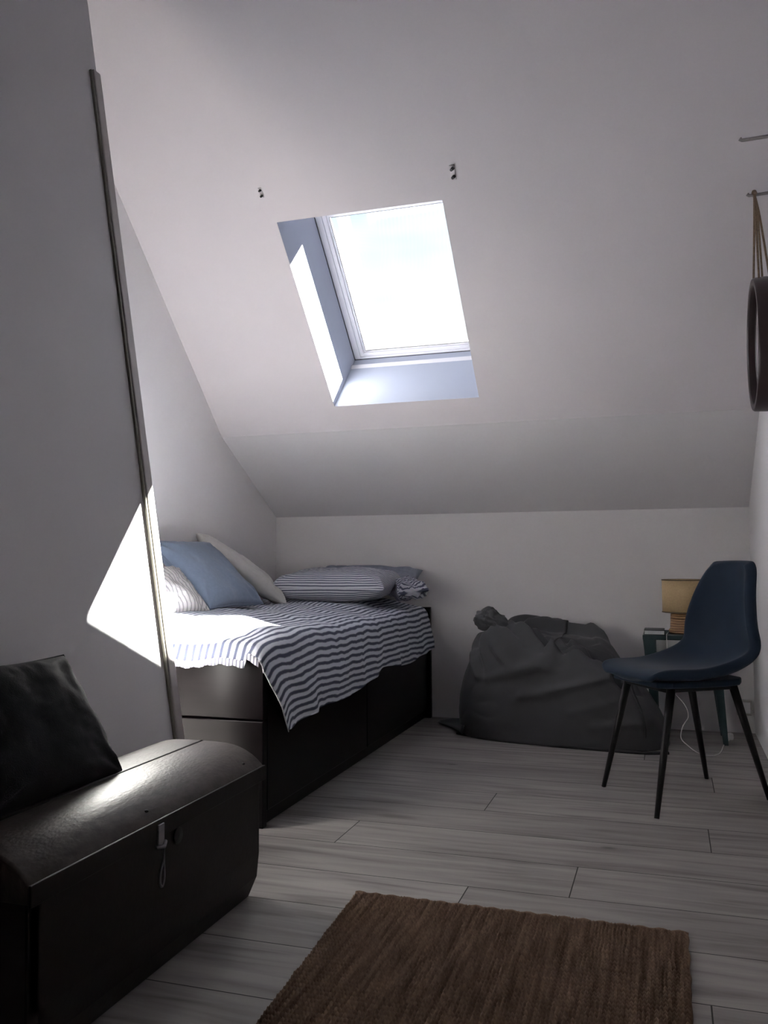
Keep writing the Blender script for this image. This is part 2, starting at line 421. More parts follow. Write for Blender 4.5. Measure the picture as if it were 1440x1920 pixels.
ring(WX0 + .063, WX1 - .063, WS0 + .037, WS1 - .183, .003, .003, .002, .003, NG + .022, NG + 0.032, 'gasket', GASKET, 0)
mb = MB(); mb.hexa([RP(x, s, n_) for n_ in (NG + .026, NG + .030) for (x, s) in ((WX0 + .064, WS0 + .038), (WX1 - .064, WS0 + .038), (WX1 - .064, WS1 - .185), (WX0 + .064, WS1 - .185))])
mb.build('glass_pane', GLASS, win)
mb = MB(); mb.hexa([RP(x, s, n_) for n_ in (NG - .002, NG + .001) for (x, s) in ((WX0 + .0, WS0), (WX0 + .004, WS0), (WX0 + .004, WS1), (WX0 + .0, WS1))])
mb.hexa([RP(x, s, n_) for n_ in (NG - .002, NG + .001) for (x, s) in ((WX0, WS0), (WX1, WS0), (WX1, WS0 + .004), (WX0, WS0 + .004))])
mb.build('seal_line', GASKET, win)
adopt(win)

# small blind brackets screwed to the slope above the skylight
def bracket(x, y, z, label, sc=1.0):
    s = -CN * y + CS * z
    r = root('blind_bracket', RP(x, s, N0), label, 'bracket', 'blind brackets on the sloping ceiling')
    mb = MB()
    mb.hexa([RP(x + a, s + b, n_) for n_ in (N0 - .006, N0) for (a, b) in ((-.009 * sc, -.026 * sc), (.009 * sc, -.026 * sc), (.009 * sc, .024 * sc), (-.009 * sc, .024 * sc))])
    mb.build('plate', ROOFM, r, bev=.002)
    for ds in (0.013, -0.014):
        k = MB(); k.tube([RP(x + .003 * sc, s + ds * sc, N0 - .004), RP(x - .001, s + ds * sc, N0 - .018 * sc)], [.006 * sc, .005 * sc], 10); k.build('screw', BLACKM, r)
    return adopt(r)
bracket(-1.562, 3.209, 2.382, 'small screw bracket on the sloping ceiling, up and left of the skylight', 0.85)
bracket(-.759, 3.229, 2.361, 'small screw bracket on the sloping ceiling, just above the skylight top right corner', 1.15)

# ------------------------------------------------------------------ leaning partition on the left
PT, PK = 0.153, 0.019
def PX(y, z): return -1.464 - PT * (z - 0.35) + PK * (y - 2.3)
PY0, PY1 = YB, 2.43
Pn = Vector((1, -PK, PT)).normalized()
poly = [(PX(y, z), y, z) for (y, z) in ((PY0, 0), (PY1, 0), (PY1, 3.13), (YT + .03, ZC - .02), (PY0, ZC - .02))]
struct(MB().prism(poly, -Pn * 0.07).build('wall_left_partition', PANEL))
def strip(ya, yb, proud, z1, name, m, bev=0.002, n=1):
    b = [(PX(y, z), y, z) for (y, z) in ((ya, 0.0), (yb, 0.0), (yb, z1), (ya, z1))]
    v = [Vector(p) - Pn * 0.001 for p in b] + [Vector(p) + Pn * proud for p in b]
    return struct(MB().hexa(v).build(name, m, bev=bev))
strip(2.388, 2.397, 0.009, 2.50, 'trim_1', TRIMD, 0.003)
strip(2.399, 2.436, 0.012, 2.505, 'trim_2', TRIMM, 0.004)

# ------------------------------------------------------------------ bed
BX0, BX1, BY0, BY1 = -2.19, -1.275, 2.635, 4.722
bed = root('storage_bed', ((BX0 + BX1) / 2, (BY0 + BY1) / 2, 0), 'black-brown storage bed with drawers under the striped blanket', 'bed')
# foot board in two boards with a shadow line between
fb = MB().box((BX0, BY0, 0.0), (BX1, BY0 + .03, 0.345)).box((BX0, BY0 + .002, 0.35), (BX1, BY0 + .03, 0.548)).build('footboard', BEDM, bed, bev=.003)
MB().box((BX0, BY1 - .03, 0.0), (BX1 + .016, BY1, 0.605)).build('headboard', BEDM, bed, bev=.003)
MB().box((BX1 - .028, BY0 + .03, .40), (BX1 - .002, BY1 - .03, 0.548)).build('side_rail', BEDM, bed, bev=.002)
MB().box((BX0, BY0 + .03, .05), (BX0 + .03, BY1 - .03, 0.548)).build('side_rail', BEDM, bed, bev=.002)
MB().box((BX0 + .03, BY0 + .03, .42), (BX1 - .03, BY1 - .03, .45)).build('bed_base', BEDE, bed)
MB().box((BX1 - .05, BY0 + .03, .0), (BX1 - .02, BY1 - .03, 0.045)).build('plinth', BEDM, bed)
for k in range(2):
    ya = BY0 + .036 + k * 1.01; yb = ya + 1.003
    d = MB().box((BX1 - .022, ya, .05), (BX1 - .001, yb, .394)).build('drawer', BEDM, bed, bev=.003)
    MB().box((BX1 - .55, ya + .02, .07), (BX1 - .022, yb - .02, .30)).build('drawer_box', BEDE, d)
adopt(bed)

def bedtop(x, y):
    z = 0.578 + 0.066 * sstep(BY0 - .04, BY0 + .34, y) * (0.35 + 0.65 * sstep(BX1 + .0, BX1 - .30, x))
    z -= 0.03 * sstep(BY0 + .02, BY0 - .05, y)
    z += 0.010 * math.exp(-((y - 3.0) / .5) ** 2)
    return z
def pillow_h(u, v, p=2.6): return max(0, (1 - abs(u) ** p) * (1 - abs(v) ** p))
# mattress
mb = MB(); nu, nv = 26, 44; V = []; F = []
for i in range(nu + 1):
    for j in range(nv + 1):
        x = BX0 + .032 + (BX1 - .03 - BX0 - .032) * i / nu; y = BY0 + .034 + (BY1 - .032 - BY0 - .034) * j / nv
        ed = min(x - BX0 - .032, BX1 - .03 - x, y - BY0 - .034, BY1 - .032 - y)
        V.append((x, y, bedtop(x, y) - .014 - .03 * (1 - sstep(0, .04, ed))))
nb = len(V)
for i in range(nu + 1):
    for j in range(nv + 1):
        V.append((V[i * (nv + 1) + j][0], V[i * (nv + 1) + j][1], .452))
def idx(i, j): return i * (nv + 1) + j
for i in range(nu):
    for j in range(nv):
        F.append((idx(i, j), idx(i + 1, j), idx(i + 1, j + 1), idx(i, j + 1)))
        F.append((nb + idx(i, j), nb + idx(i, j + 1), nb + idx(i + 1, j + 1), nb + idx(i + 1, j)))
for i in range(nu):
    F.append((idx(i, 0), nb + idx(i, 0), nb + idx(i + 1, 0), idx(i + 1, 0))); F.append((idx(i + 1, nv), nb + idx(i + 1, nv), nb + idx(i, nv), idx(i, nv)))
for j in range(nv):
    F.append((idx(0, j + 1), nb + idx(0, j + 1), nb + idx(0, j), idx(0, j))); F.append((idx(nu, j), nb + idx(nu, j), nb + idx(nu, j + 1), idx(nu, j + 1)))
tag(mesh_obj('mattress', V, F, MATTR, smooth=True), 'white single mattress lying in the dark bed frame beneath the striped blanket', 'mattress')

# blanket: over the mattress, turned down at the foot, hanging over the open side
hang_bot = [(2.60, .335), (2.78, .300), (3.08, .322), (3.39, .318), (3.70, .352), (3.86, .378), (4.20, .350), (4.50, .372), (4.68, .385)]
XO = BX1 + .012
def blanket_pt(u, v):
    """u: metres across (0 at the wall side, > 0.86 hangs), v: metres along from the foot hem"""
    ytop = BY0 - .022 + v
    xt = -2.13 + u
    edge = XO - .06
    amp = noise.noise(Vector((u * 3.1, v * 3.3, 2.2)))
    fold = 0.009 * noise.noise(Vector((u * 9, v * 6, 5.5))) + 0.008 * amp
    cr = 0.014 * (abs(noise.noise(Vector((u * 3.5 + v * 4.0, v * 3.2, 9.1)))) - .25)
    if xt <= edge:
        z = bedtop(min(xt, BX1), ytop) + .006 + fold + cr
        if v < 0.03: z -= (0.03 - v) * 0.9
        return Vector((xt, ytop, z))
    d = xt - edge                     # metres beyond the edge
    R = 0.06; arc = R * math.pi / 2
    ztop = bedtop(BX1, ytop) + .006
    ripple = 0.020 * (.35 - abs(noise.noise(Vector((v * 3.6 - 1.8 * d, d * 1.2, 1.7))))) * 1.4 + 0.010 * noise.noise(Vector((v * 9, d * 7, 4.2))) + 0.010 * math.sin(v * 13 + 2.2 * math.sin(v * 5.0) + d * 5)
    if d < arc:
        a = d / R
        return Vector((edge + R * math.sin(a), ytop, ztop - R * (1 - math.cos(a)) + (fold + cr) * (1 - d / arc) + 0))
    h = d - arc; ramp = min(1, h / .12)
    shift = 0.62 * h * max(0, 1 - v / 0.55) - 0.10 * h * sstep(1.7, 2.05, v)    # the free corner swings away from the foot
    return Vector((edge + R + max(-.004, (0.012 + ripple) * ramp + 0.004), ytop + shift, ztop - R - h))
def blanket_len(v):
    y = BY0 - .022 + v; arc = .06 * math.pi / 2
    return (XO - .06 + 2.13) + arc + max(0.01, bedtop(BX1, y) + .006 - .06 - interp(hang_bot, y + .14 * max(0, 1 - v / .55)))
NU, NV = 150, 150; V = []; F = []; UVs = []
VL = 2.055
for j in range(NV + 1):
    v = VL * j / NV; Lh = blanket_len(v)
    for i in range(NU + 1):
        f = i / NU
        u = Lh * f
        V.append(blanket_pt(u, v)); 
        kk = noise.noise(Vector((v * 5.0, u * 1.8, 3.3)))
        UVs.append((v, u + .014 * kk + .010 * abs(noise.noise(Vector((v * 9 + u * 2, u * 1.5, 7.7))))))
for j in range(NV):
    for i in range(NU):
        a = j * (NU + 1) + i; F.append((a, a + 1, a + NU + 2, a + NU + 1))
bl = mesh_obj('striped_blanket', V, F, BLANKET, smooth=True, uvs=UVs)
sd = bl.modifiers.new('thick', 'SOLIDIFY'); sd.thickness = 0.005; sd.offset = 0
tag(bl, 'navy and white striped woven blanket spread over the bed and hanging down its side', 'blanket')
# hem band with tassels along the foot and the free edge
hv, hf, huv = [], [], []
n = 120
for i in range(n + 1):
    u = 0.0 + 0.86 * i / n
    p = blanket_pt(u, 0.0)
    wv = .0025 * math.sin(i * .9) + .003 * noise.noise(Vector((u * 12, 0, 0)))
    for k, (dy, dz) in enumerate(((0.004, .003), (-.006, -.002), (-.009, -.022 + wv))):
        hv.append((p.x, p.y + dy, p.z + dz)); huv.append((u, k * .01))
for i in range(n):
    for k in range(2):
        a = i * 3 + k; hf.append((a, a + 1, a + 4, a + 3))
hm = mesh_obj('hem', hv, hf, HEMM, bl, smooth=True, uvs=huv)
sd = hm.modifiers.new('thick', 'SOLIDIFY'); sd.thickness = 0.004
mb = MB()
Lc = blanket_len(0)
for i in range(46):
    u = 0.86 + (Lc - .86) * i / 45; p = blanket_pt(u, 0); q = p + Vector((.006, -.010, -.004)); mb.tube([p, p * .5 + q * .5 + Vector((0, 0, .002)), q], [.0028, .0025, .002], 6)
mb.build('fringe', mat('fringe_white', (.5, .49, .52), .9), bl, True)

# ------------------------------------------------------------------ pillows and cushions
def pillow(name, c, U, W, w, h, t, m, label, cat='cushion', group=None, seed=0, pinch=.07, wr=.006, p=2.4, ex=.42, sag=0.0, n=44, droop=0.0):
    c = Vector(c); U = Vector(U).normalized(); W = Vector(W); W = (W - U * W.dot(U)).normalized(); Nn = U.cross(W)
    V = []; F = []; UVs = []
    for side in (1, -1):
        for i in range(n + 1):
            for j in range(n + 1):
                u = -1 + 2 * i / n; v = -1 + 2 * j / n
                # sample denser near the rims
                u = math.sin(u * math.pi / 2) * .6 + u * .4; v = math.sin(v * math.pi / 2) * .6 + v * .4
                x = w / 2 * u * (1 - pinch * (1 - v * v)); y = h / 2 * v * (1 - pinch * (1 - u * u))
                th = t / 2 * max(0, (1 - abs(u) ** p) * (1 - abs(v) ** p)) ** ex
                env = min(1, th / (t * .2))
                wk = noise.noise(Vector((u * 2.2 + seed, v * 2.2, side))) * wr * 1.6 + abs(noise.noise(Vector((u * 5 + seed * 3, v * 5, side * 2)))) * -wr
                # radiating corner creases
                rr = math.hypot(abs(u) - 1, abs(v) - 1); an = math.atan2(1 - abs(v), 1 - abs(u))
                wk += math.sin(an * 9 + seed) * wr * .8 * math.exp(-((rr - .35) / .22) ** 2)
                z = side * (th + env * wk)
                z += -sag * (u * u) + droop * v * v
                V.append(c + U * x + W * y + Nn * z); UVs.append((x + 1, (y + z if side > 0 else -h - y + z) + 2))
    q = (n + 1) ** 2
    for i in range(n):
        for j in range(n):
            a = i * (n + 1) + j
            F.append((a, a + n + 1, a + n + 2, a + 1)); F.append((q + a, q + a + 1, q + a + n + 2, q + a + n + 1))
    o = mesh_obj(name, V, F, m, smooth=True, uvs=UVs)
    wd = o.modifiers.new('weld', 'WELD'); wd.merge_threshold = .0006
    # seam piping
    return tag(o, label, cat, group)
def piping(par, c, U, W, w, h, m, pinch=.07, r=.0035, sag=0, droop=0):
    c = Vector(c); U = Vector(U).normalized(); W = Vector(W); W = (W - U * W.dot(U)).normalized(); Nn = U.cross(W); path = []
    for k in range(4):
        for i in range(16):
            t = -1 + 2 * i / 16
            u, v = ((t, -1), (1, t), (-t, 1), (-1, -t))[k]
            path.append(c + U * (w / 2 * u * (1 - pinch * (1 - v * v))) + W * (h / 2 * v * (1 - pinch * (1 - u * u))) + Nn * (-sag * u * u + droop * v * v))
    path.append(path[0]); MB().tube(path, r, 6).build('piping', m, par, True)

# far end of the bed
pillow('bed_pillow', (-1.650, 4.30, .742), (1, .03, 0.0), (0, 1, .08), .62, .40, .165, PILST, 'thin-striped pillow lying flat in front at the far end of the bed', 'pillow', seed=3, pinch=.03, wr=.007, ex=.5, p=4)
pillow('bed_pillow', (-1.60, 4.575, .755), (1, -.04, -.01), (0, .86, .5), .62, .22, .13, mat('pillow_slate', (.22, .24, .30), .85, bump=.2), 'slate grey-blue pillow tucked behind the thin-striped pillow, against the low wall', 'pillow', seed=8, pinch=.05, wr=.01)
pillow('bolster_pillow', (-1.305, 4.39, .716), (.55, -.80, -.1), (.75, .6, .15), .26, .17, .11, stripe_mat('pillow_diag', (.36, .36, .42), (.06, .063, .10), .014, .45, axis=0), 'small dark striped pillow end at the right behind the thin-striped pillow', 'pillow', seed=5, wr=.012)
# against the left wall
pillow('back_pillow', (-2.035, 3.965, .822), (.20, .45, -.27), (.36, -.80, -.12), .55, .26, .11, CREAM, 'cream white pillow leaning on the left wall behind the blue cushion', 'pillow', seed=11, wr=.008)
bc = ((-1.965, 3.50, .812), (0.10, 1, .0), (-.78, -.03, .70))
o = pillow('square_cushion', *bc, .43, .43, .13, BLUEC, 'denim blue cushion leaning on the left wall above the bed', 'cushion', seed=2, wr=.005)
piping(o, *bc, .43, .43, BLUEC)
pillow('square_cushion', (-1.93, 3.12, .750), (0.14, 1, -.02), (-.8, -.1, .8), .32, .27, .10, PILST2, 'pale grey striped cushion in front of the blue cushion, beside the partition', 'cushion', seed=6, wr=.007)

# ------------------------------------------------------------------ trunk
TX0, TX1, TY0, TY1 = -1.405, -1.04, 1.25, 2.13
tr = root('trunk', ((TX0 + TX1) / 2, (TY0 + TY1) / 2, 0), 'dark brown storage trunk with a domed worn lid and metal hasp', 'trunk')
# body, drawn in slightly at the foot
prof = [(-.02, 0.0), (-.004, .05), (0, .11), (0, .31)]
V = []; F = []
for (d, z) in prof:
    V += [(TX0 + .03, TY0 - d, z), (TX1 + d, TY0 - d * 1.2, z), (TX1 + d, TY1 + d * 1.2, z), (TX0 + .03, TY1 + d, z)]
for k in range(len(prof) - 1):
    for i in range(4):
        j = (i + 1) % 4; F.append((k * 4 + i, k * 4 + j, k * 4 + 4 + j, k * 4 + 4 + i))
F.append((3, 2, 1, 0)); nV = len(V) - 4; F.append((nV, nV + 1, nV + 2, nV + 3))
bevel(mesh_obj('body', V, F, TRUNK, tr), .005, 3)
MB().box((TX1 - .002, TY0 + .0, .0), (TX1 + .0, TY0 + .03, .30)).build('corner_batten', TRUNK, tr, bev=.002)
# domed lid
K = 22; V = []; F = []
for yy in (TY0 - .008, TY0 + .0, TY1 + .002, TY1 + .01):
    for i in range(K + 1):
        t = i / K; x = TX1 + .008 + (TX0 - .002 - TX1 - .008) * t
        z = .333 + .056 * (1 - abs(2 * t - 1) ** 3.8) - (.004 if yy in (TY0 - .008, TY1 + .01) else 0)
        V.append((x, yy, z))
W_ = K + 1
for r in range(3):
    for i in range(K): F.append((r * W_ + i, r * W_ + i + 1, (r + 1) * W_ + i + 1, (r + 1) * W_ + i))
b0 = len(V)
V += [(TX1 + .008, TY0 - .008, .300), (TX0 - .002, TY0 - .008, .300), (TX0 - .002, TY1 + .01, .300), (TX1 + .008, TY1 + .01, .300)]
F.append(tuple(range(0, W_)) [::-1] + (b0, b0 + 1)); F.append(tuple(range(3 * W_, 4 * W_)) + (b0 + 2, b0 + 3))
F.append((0, W_, 2 * W_, 3 * W_, b0 + 3, b0)); F.append((K, b0 + 1, b0 + 2, 3 * W_ + K, 2 * W_ + K, W_ + K)); F.append((b0, b0 + 3, b0 + 2, b0 + 1))
lid = mesh_obj('lid', V, F, LIDM, tr, smooth=False)
for i, p in enumerate(lid.data.polygons): p.use_smooth = i < 3 * K
bevel(lid, .003)
# raised board along the lid and edge binding
Vp = []
def lidz(x): t = (TX1 + .008 - x) / (TX1 + .01 - TX0); return .333 + .056 * (1 - abs(2 * t - 1) ** 3.8)
MB().tube([(-1.212, TY0, lidz(-1.212) - .001), (-1.212, TY1, lidz(-1.212) - .001)], .0035, 8).build('lid_seam', TRUNK, tr, True)
MB().box((TX1 + .006, TY0 - .008, .296), (TX1 + .012, TY1 + .01, .334)).build('edge_binding', TRUNK, tr, bev=.002)
for (yy, zz) in ((1.62, .341), (2.06, .341)):
    MB().lathe([(.0, -.002), (.005, -.001), (.005, .001), (.003, .003), (.0005, .0035)], (TX1 - .012, yy, lidz(TX1 - .012)), 12).build('stud', BLACKM, tr, True)
# hasp with hanging ring lever
hy = 1.635
hasp = MB().box((TX1 + .012, hy - .011, .280), (TX1 + .016, hy + .011, .325)).build('hasp', STEEL, tr, bev=.0015)
MB().tube([(TX1 + .014, hy - .017, .281), (TX1 + .022, hy, .279), (TX1 + .014, hy + .017, .284)], .0045, 8).build('staple', STEEL, hasp, True)
MB().tube(smooth_path([(TX1 + .021, hy, .276), (TX1 + .02, hy, .250), (TX1 + .018, hy - .008, .228), (TX1 + .016, hy - .006, .205), (TX1 + .016, hy + .002, .196), (TX1 + .016, hy + .009, .208), (TX1 + .018, hy + .006, .232), (TX1 + .02, hy + .001, .252)], 6), .0028, 8).build('ring_pull', mat('dark_steel', (.16, .15, .17), .4, metal=.8), hasp, True)
lp = MB().lathe([(.001, 0), (.018, 0), (.018, .004), (.001, .006)], (0, 0, 0), 20).build('lock_plate', BLACKM, tr)
lp.rotation_euler = (0, math.pi / 2, 0); lp.location = (TX1 + .001, hy + .085, .275)
adopt(tr)

cc = ((-1.318, 1.575, .514), (0.02, 1, -.02), (-.66, .02, 1))
o = pillow('dark_cushion', *cc, .44, .33, .12, DARKC, 'black cushion resting on the trunk lid, leaning against the partition', 'cushion', seed=4, wr=.005, pinch=.06)
piping(o, *cc, .44, .33, DARKC, .06)

# ------------------------------------------------------------------ bean bag
BC = Vector((-.515, 4.40, 0)); ang = math.radians(-7)
bx = Vector((math.cos(ang), math.sin(ang), 0)); by = Vector((-math.sin(ang), math.cos(ang), 0))
HB = [(-.55, .44), (-.46, .50), (-.38, .56), (-.26, .56), (-.10, .545), (.08, .525), (.22, .505), (.33, .47), (.45, .36), (.53, .28)]
TOPR = (([(-.40, -.06), (-.33, .0), (-.24, -.10), (-.12, -.17), (.0, -.20)], .050, .022),
        ([(-.36, .05), (-.20, .12), (.0, .16), (.16, .16), (.28, .10)], .035, .020),
        ([(.0, -.20), (.10, -.13), (.20, -.10), (.33, -.13)], .045, .020),
        ([(.06, -.02), (.18, .03), (.30, .0), (.36, -.05)], .030, .018),
        ([(-.36, -.14), (-.26, -.17), (-.14, -.22), (-.03, -.235)], .024, .016),
        ([(-.26, .04), (-.18, -.02), (-.08, -.09), (.03, -.14)], .026, .014),
        ([(-.42, -.02), (-.38, .06), (-.30, .07)], .030, .018),
        ([(.05, -.21), (.16, -.18), (.27, -.17)], .022, .013))
def bag(th, v):
    c, s = math.cos(th), math.sin(th)
    e_ = 2 / 3.0
    ex = math.copysign(abs(c) ** e_, c) * .515; ey = math.copysign(abs(s) ** e_, s) * .265
    if ey > 0: ey *= 1 - .85 * sstep(.18, .42, ex)
    H = interp(HB, ex) 
    dip = (.050 + .055 * sstep(-.30, -.02, ex)) * (1 - sstep(-.27, .15, ey))                     # the front rim sags lower than the back one
    mid = .040 * math.exp(-((ex - .03) / .14) ** 2) * (1 - sstep(-.27, .0, ey))
    Hr = H - dip - mid
    if v < .12:
        t = v / .12; R = .98 * t; z = .0
    elif v < .68:
        t = (v - .12) / .56; R = .98 + (.05 if ex > 0 else .03) * math.sin(t * math.pi * .75) - (.16 if ex > 0 else .19) * t ** 2; z = Hr * (t ** .85)
    else:
        t = (v - .68) / .32; R = (.855 if ex > 0 else .811) * (1 - t); tt = t * t * (3 - 2 * t)
        z = Hr * (1 - tt) + (interp(HB, 0) - .055) * tt + .014 * math.sin(min(1, t * 4) * math.pi)
    x = ex * R; y = ey * R
    lean = z / .55
    x = x * (1 - .05 * lean) - .045 * lean if x > 0 else x * (1 - .02 * lean) - .0 * lean
    if x > 0: x -= .06 * lean * (x / .5)
    y += .015 * lean
    # folds
    P = Vector((x * 3.0, y * 3.0, z * 4.0))
    wgt = sstep(0, .12, z)
    fo = 0.012 * noise.noise(P) + 0.010 * abs(noise.noise(P * 2.3 + Vector((3, 1, 0))))
    if v > .5: fo += .016 * abs(noise.noise(Vector((x * 9, y * 9, z * 4)))) * sstep(.5, .7, v)
    out_ = Vector((x, y * 2, 0)); out_ = out_.normalized() if out_.length > 1e-4 else Vector((0, 0, 0))
    if v > .60:
        k_ = sstep(.60, .70, v); top = 0
        for path, a, wd_ in TOPR:
            best = 9
            for (ax, ay), (bx_, by_) in zip(path, path[1:]):
                dx, dy = bx_ - ax, by_ - ay
                tt = max(0, min(1, ((x - ax) * dx + (y - ay) * dy) / (dx * dx + dy * dy)))
                best = min(best, math.hypot(x - ax - dx * tt, y - ay - dy * tt))
            wob = 1 + .5 * noise.noise(Vector((x * 18, y * 18, a * 50)))
            top += a * wob * (math.exp(-(best / wd_) ** 2) - .35 * math.exp(-((best - 2.0 * wd_) / wd_) ** 2))
        fo = fo * (1 - .3 * k_) + top * k_
        out_ = (out_ * (1 - k_) + Vector((0, 0, 1)) * k_).normalized()
    # long soft ridges on the front face
    for (x0, z0, x1, z1, a, wd_) in ((-.30, .30, .12, .42, .034, .026), (-.12, .22, .30, .34, .022, .020), (-.42, .42, -.36, .30, .030, .018), (-.35, .48, -.31, .34, .028, .018), (-.28, .44, -.20, .36, .026, .018), (.1, .16, .42, .26, .010, .02), (.2, .10, .45, .14, .012, .02), (.43, .05, .36, .20, .012, .02), (-.10, .26, -.16, .20, .012, .018)):
        dx, dz = x1 - x0, z1 - z0; l2 = dx * dx + dz * dz
        tt = max(0, min(1, ((x - x0) * dx + (z - z0) * dz) / l2)); dd = math.hypot(x - x0 - dx * tt, z - z0 - dz * tt)
        if y < 0 and v < .72: fo += a * math.exp(-(dd / wd_) ** 2) * (1 - .5 * abs(2 * tt - 1))
    q = Vector((x, y, z)) + out_ * fo * wgt
    if q.z < 0: q.z = 0
    wp = BC + bx * q.x + by * q.y; wp.z = q.z
    wp.y = min(wp.y, YF - .012)
    return wp
V = []; F = []; TN, VN = 260, 170
for j in range(VN + 1):
    for i in range(TN): V.append(bag(2 * math.pi * i / TN + 1e-4, j / VN))
for j in range(VN):
    for i in range(TN):
        k = (i + 1) % TN; F.append((j * TN + i, j * TN + k, (j + 1) * TN + k, (j + 1) * TN + i))
bb = root('bean_bag', (BC.x, BC.y, 0), 'large slouched dark grey bean bag on the floor against the low wall', 'bean bag')
mesh_obj('bag', V, F, BEAN, bb, smooth=True)
def roll(name, pts, rad, seed, m=BEAN, flat=.7):
    path = smooth_path(pts, 8); k = len(path)
    path = [p + Vector((noise.noise(p * 14 + Vector((seed, 0, 0))), 0, noise.noise(p * 14 + Vector((0, seed, 0))))) * .010 for p in path]
    rr = [rad * (.35 + .65 * math.sin(math.pi * min(1, max(0, (i + 1) / (k + 1)))) ** .5) * (1 + .35 * noise.noise(p * 22 + Vector((seed, 1, 2)))) for i, p in enumerate(path)]
    return MB().tube(path, rr, 12, flat).build(name, m, bb, True)
def tuft(c, r, seed, tilt):
    V = []; F = []; n1, n2 = 72, 44; c = Vector(c)
    for j in range(n2 + 1):
        ph = math.pi * j / n2
        for i in range(n1):
            th = 2 * math.pi * i / n1
            d = Vector((math.sin(ph) * math.cos(th), math.sin(ph) * math.sin(th), math.cos(ph)))
            k = 1 + .34 * noise.noise(d * 1.3 + Vector((seed, 0, 0))) + .10 * math.sin(th * 5 + 2.5 * math.sin(ph * 2) + seed) * math.sin(ph) - .30 * abs(noise.noise(d * 2.6 + Vector((0, seed, 0))))
            p = Vector((d.x * r[0] * k, d.y * r[1] * k, d.z * r[2] * k))
            p = Matrix.Rotation(tilt, 3, 'Y') @ p
            V.append(c + p)
    for j in range(n2):
        for i in range(n1):
            k = (i + 1) % n1; F.append((j * n1 + i, (j + 1) * n1 + i, (j + 1) * n1 + k, j * n1 + k))
    return V, F
V, F = tuft((-.850, 4.325, .562), (.088, .065, .062), 1.3, .35)
mesh_obj('gathered_neck', V, F, BEAN, bb, smooth=True)
MB().tube(smooth_path([(-.185, 4.145, .34), (-.165, 4.115, .27), (-.135, 4.085, .20), (-.118, 4.07, .13), (-.115, 4.07, .08)], 6), .005, 8).build('piping', BEAND, bb, True)
MB().tube(smooth_path([(-1.02, 4.30, .006), (-.85, 4.225, .006), (-.63, 4.165, .006), (-.38, 4.125, .006), (-.15, 4.10, .006), (-.02, 4.13, .006)], 6), .007, 8).build('piping', BEAND, bb, True)
# loose corner of the cover lying on the floor towards the bed
V = []; F = []
for i in range(13):
    for j in range(9):
        a = i / 12; b = j / 8
        x = -.98 - .20 * a; y = 4.36 + .22 * a + (b - .5) * .26 * (1 - .8 * a)
        V.append((x, y, .006 + .05 * (1 - a) * math.sin(math.pi * b) + .012 * (1 + math.sin(b * 9 + a * 3)) * (1 - a * .7)))
for i in range(12):
    for j in range(8): F.append((i * 9 + j, i * 9 + j + 1, i * 9 + j + 10, i * 9 + j + 9))
o = mesh_obj('loose_corner', V, F, BEAN, bb, smooth=True); sd = o.modifiers.new('t', 'SOLIDIFY'); sd.thickness = .006
adopt(bb)

# ------------------------------------------------------------------ bedside table, lamp, book, cord
TBX0, TBX1, TBY0, TBY1, TBZ = -.128, .262, 4.36, 4.68, .505
tb = root('side_table', ((TBX0 + TBX1) / 2, (TBY0 + TBY1) / 2, 0), 'small dark teal side table in the corner behind the blue chair', 'table')
MB().box((TBX0, TBY0, TBZ - .022), (TBX1, TBY1, TBZ)).build('tabletop', TEAL, tb, bev=.003)
def leg4(xt, yt, xb, yb, wt, wb, name, par, m=TEAL):
    z1 = TBZ - .02
    MB().hexa([(xb - wb, yb - wb, 0), (xb + wb, yb - wb, 0), (xb + wb, yb + wb, 0), (xb - wb, yb + wb, 0), (xt - wt, yt - wt, z1), (xt + wt, yt - wt, z1), (xt + wt, yt + wt, z1), (xt - wt, yt + wt, z1)]).build(name, m, par, bev=.002)
leg4(TBX0 + .028, TBY0 + .028, TBX0 + .055, TBY0 + .045, .027, .011, 'leg', tb)
leg4(TBX0 + .028, TBY1 - .028, TBX0 + .055, TBY1 - .045, .027, .011, 'leg', tb)
leg4(TBX1 - .075, TBY0 + .028, TBX1 - .030, TBY0 + .045, .027, .011, 'leg', tb)
leg4(TBX1 - .075, TBY1 - .028, TBX1 - .030, TBY1 - .045, .027, .011, 'leg', tb)
adopt(tb)
bk = root('book', (-.075, 4.41, TBZ), 'small book with pale pages and dark cover at the left corner of the side table', 'book')
MB().box((-.118, 4.368, TBZ + .003), (-.030, 4.49, TBZ + .020)).build('pages', PAPER, bk)
MB().box((-.121, 4.366, TBZ), (-.028, 4.492, TBZ + .003)).box((-.121, 4.366, TBZ + .020), (-.028, 4.492, TBZ + .024)).build('cover', COVER, bk, bev=.001)
adopt(bk)
LC = (.063, 4.50, TBZ)
la = root('table_lamp', LC, 'table lamp with tan drum shade and turned wooden base on the side table', 'lamp')
MB().lathe([(.02, 0), (.068, 0), (.072, .006), (.072, .018), (.066, .024), (.062, .09), (.058, .098), (.02, .102)], (0, 0, 0), 48).build('lamp_base', LWOOD, la, True)
MB().lathe([(.010, .10), (.010, .16), (.014, .16), (.014, .19), (.004, .192)], (0, 0, 0), 16).build('socket', PVC, la, True)
sh = MB().lathe([(.100, .102), (.100, .258)], (0, 0, 0), 64, False).build('lamp_shade', SHADE, la, True)
sd = sh.modifiers.new('t', 'SOLIDIFY'); sd.thickness = .003
for zz in (.103, .257): MB().tube([(.1 * math.cos(a), .1 * math.sin(a), zz) for a in [i * math.pi / 24 for i in range(49)]], .0025, 6).build('shade_ring', mat('ring_brown', (.10, .07, .04), .6), sh, True)
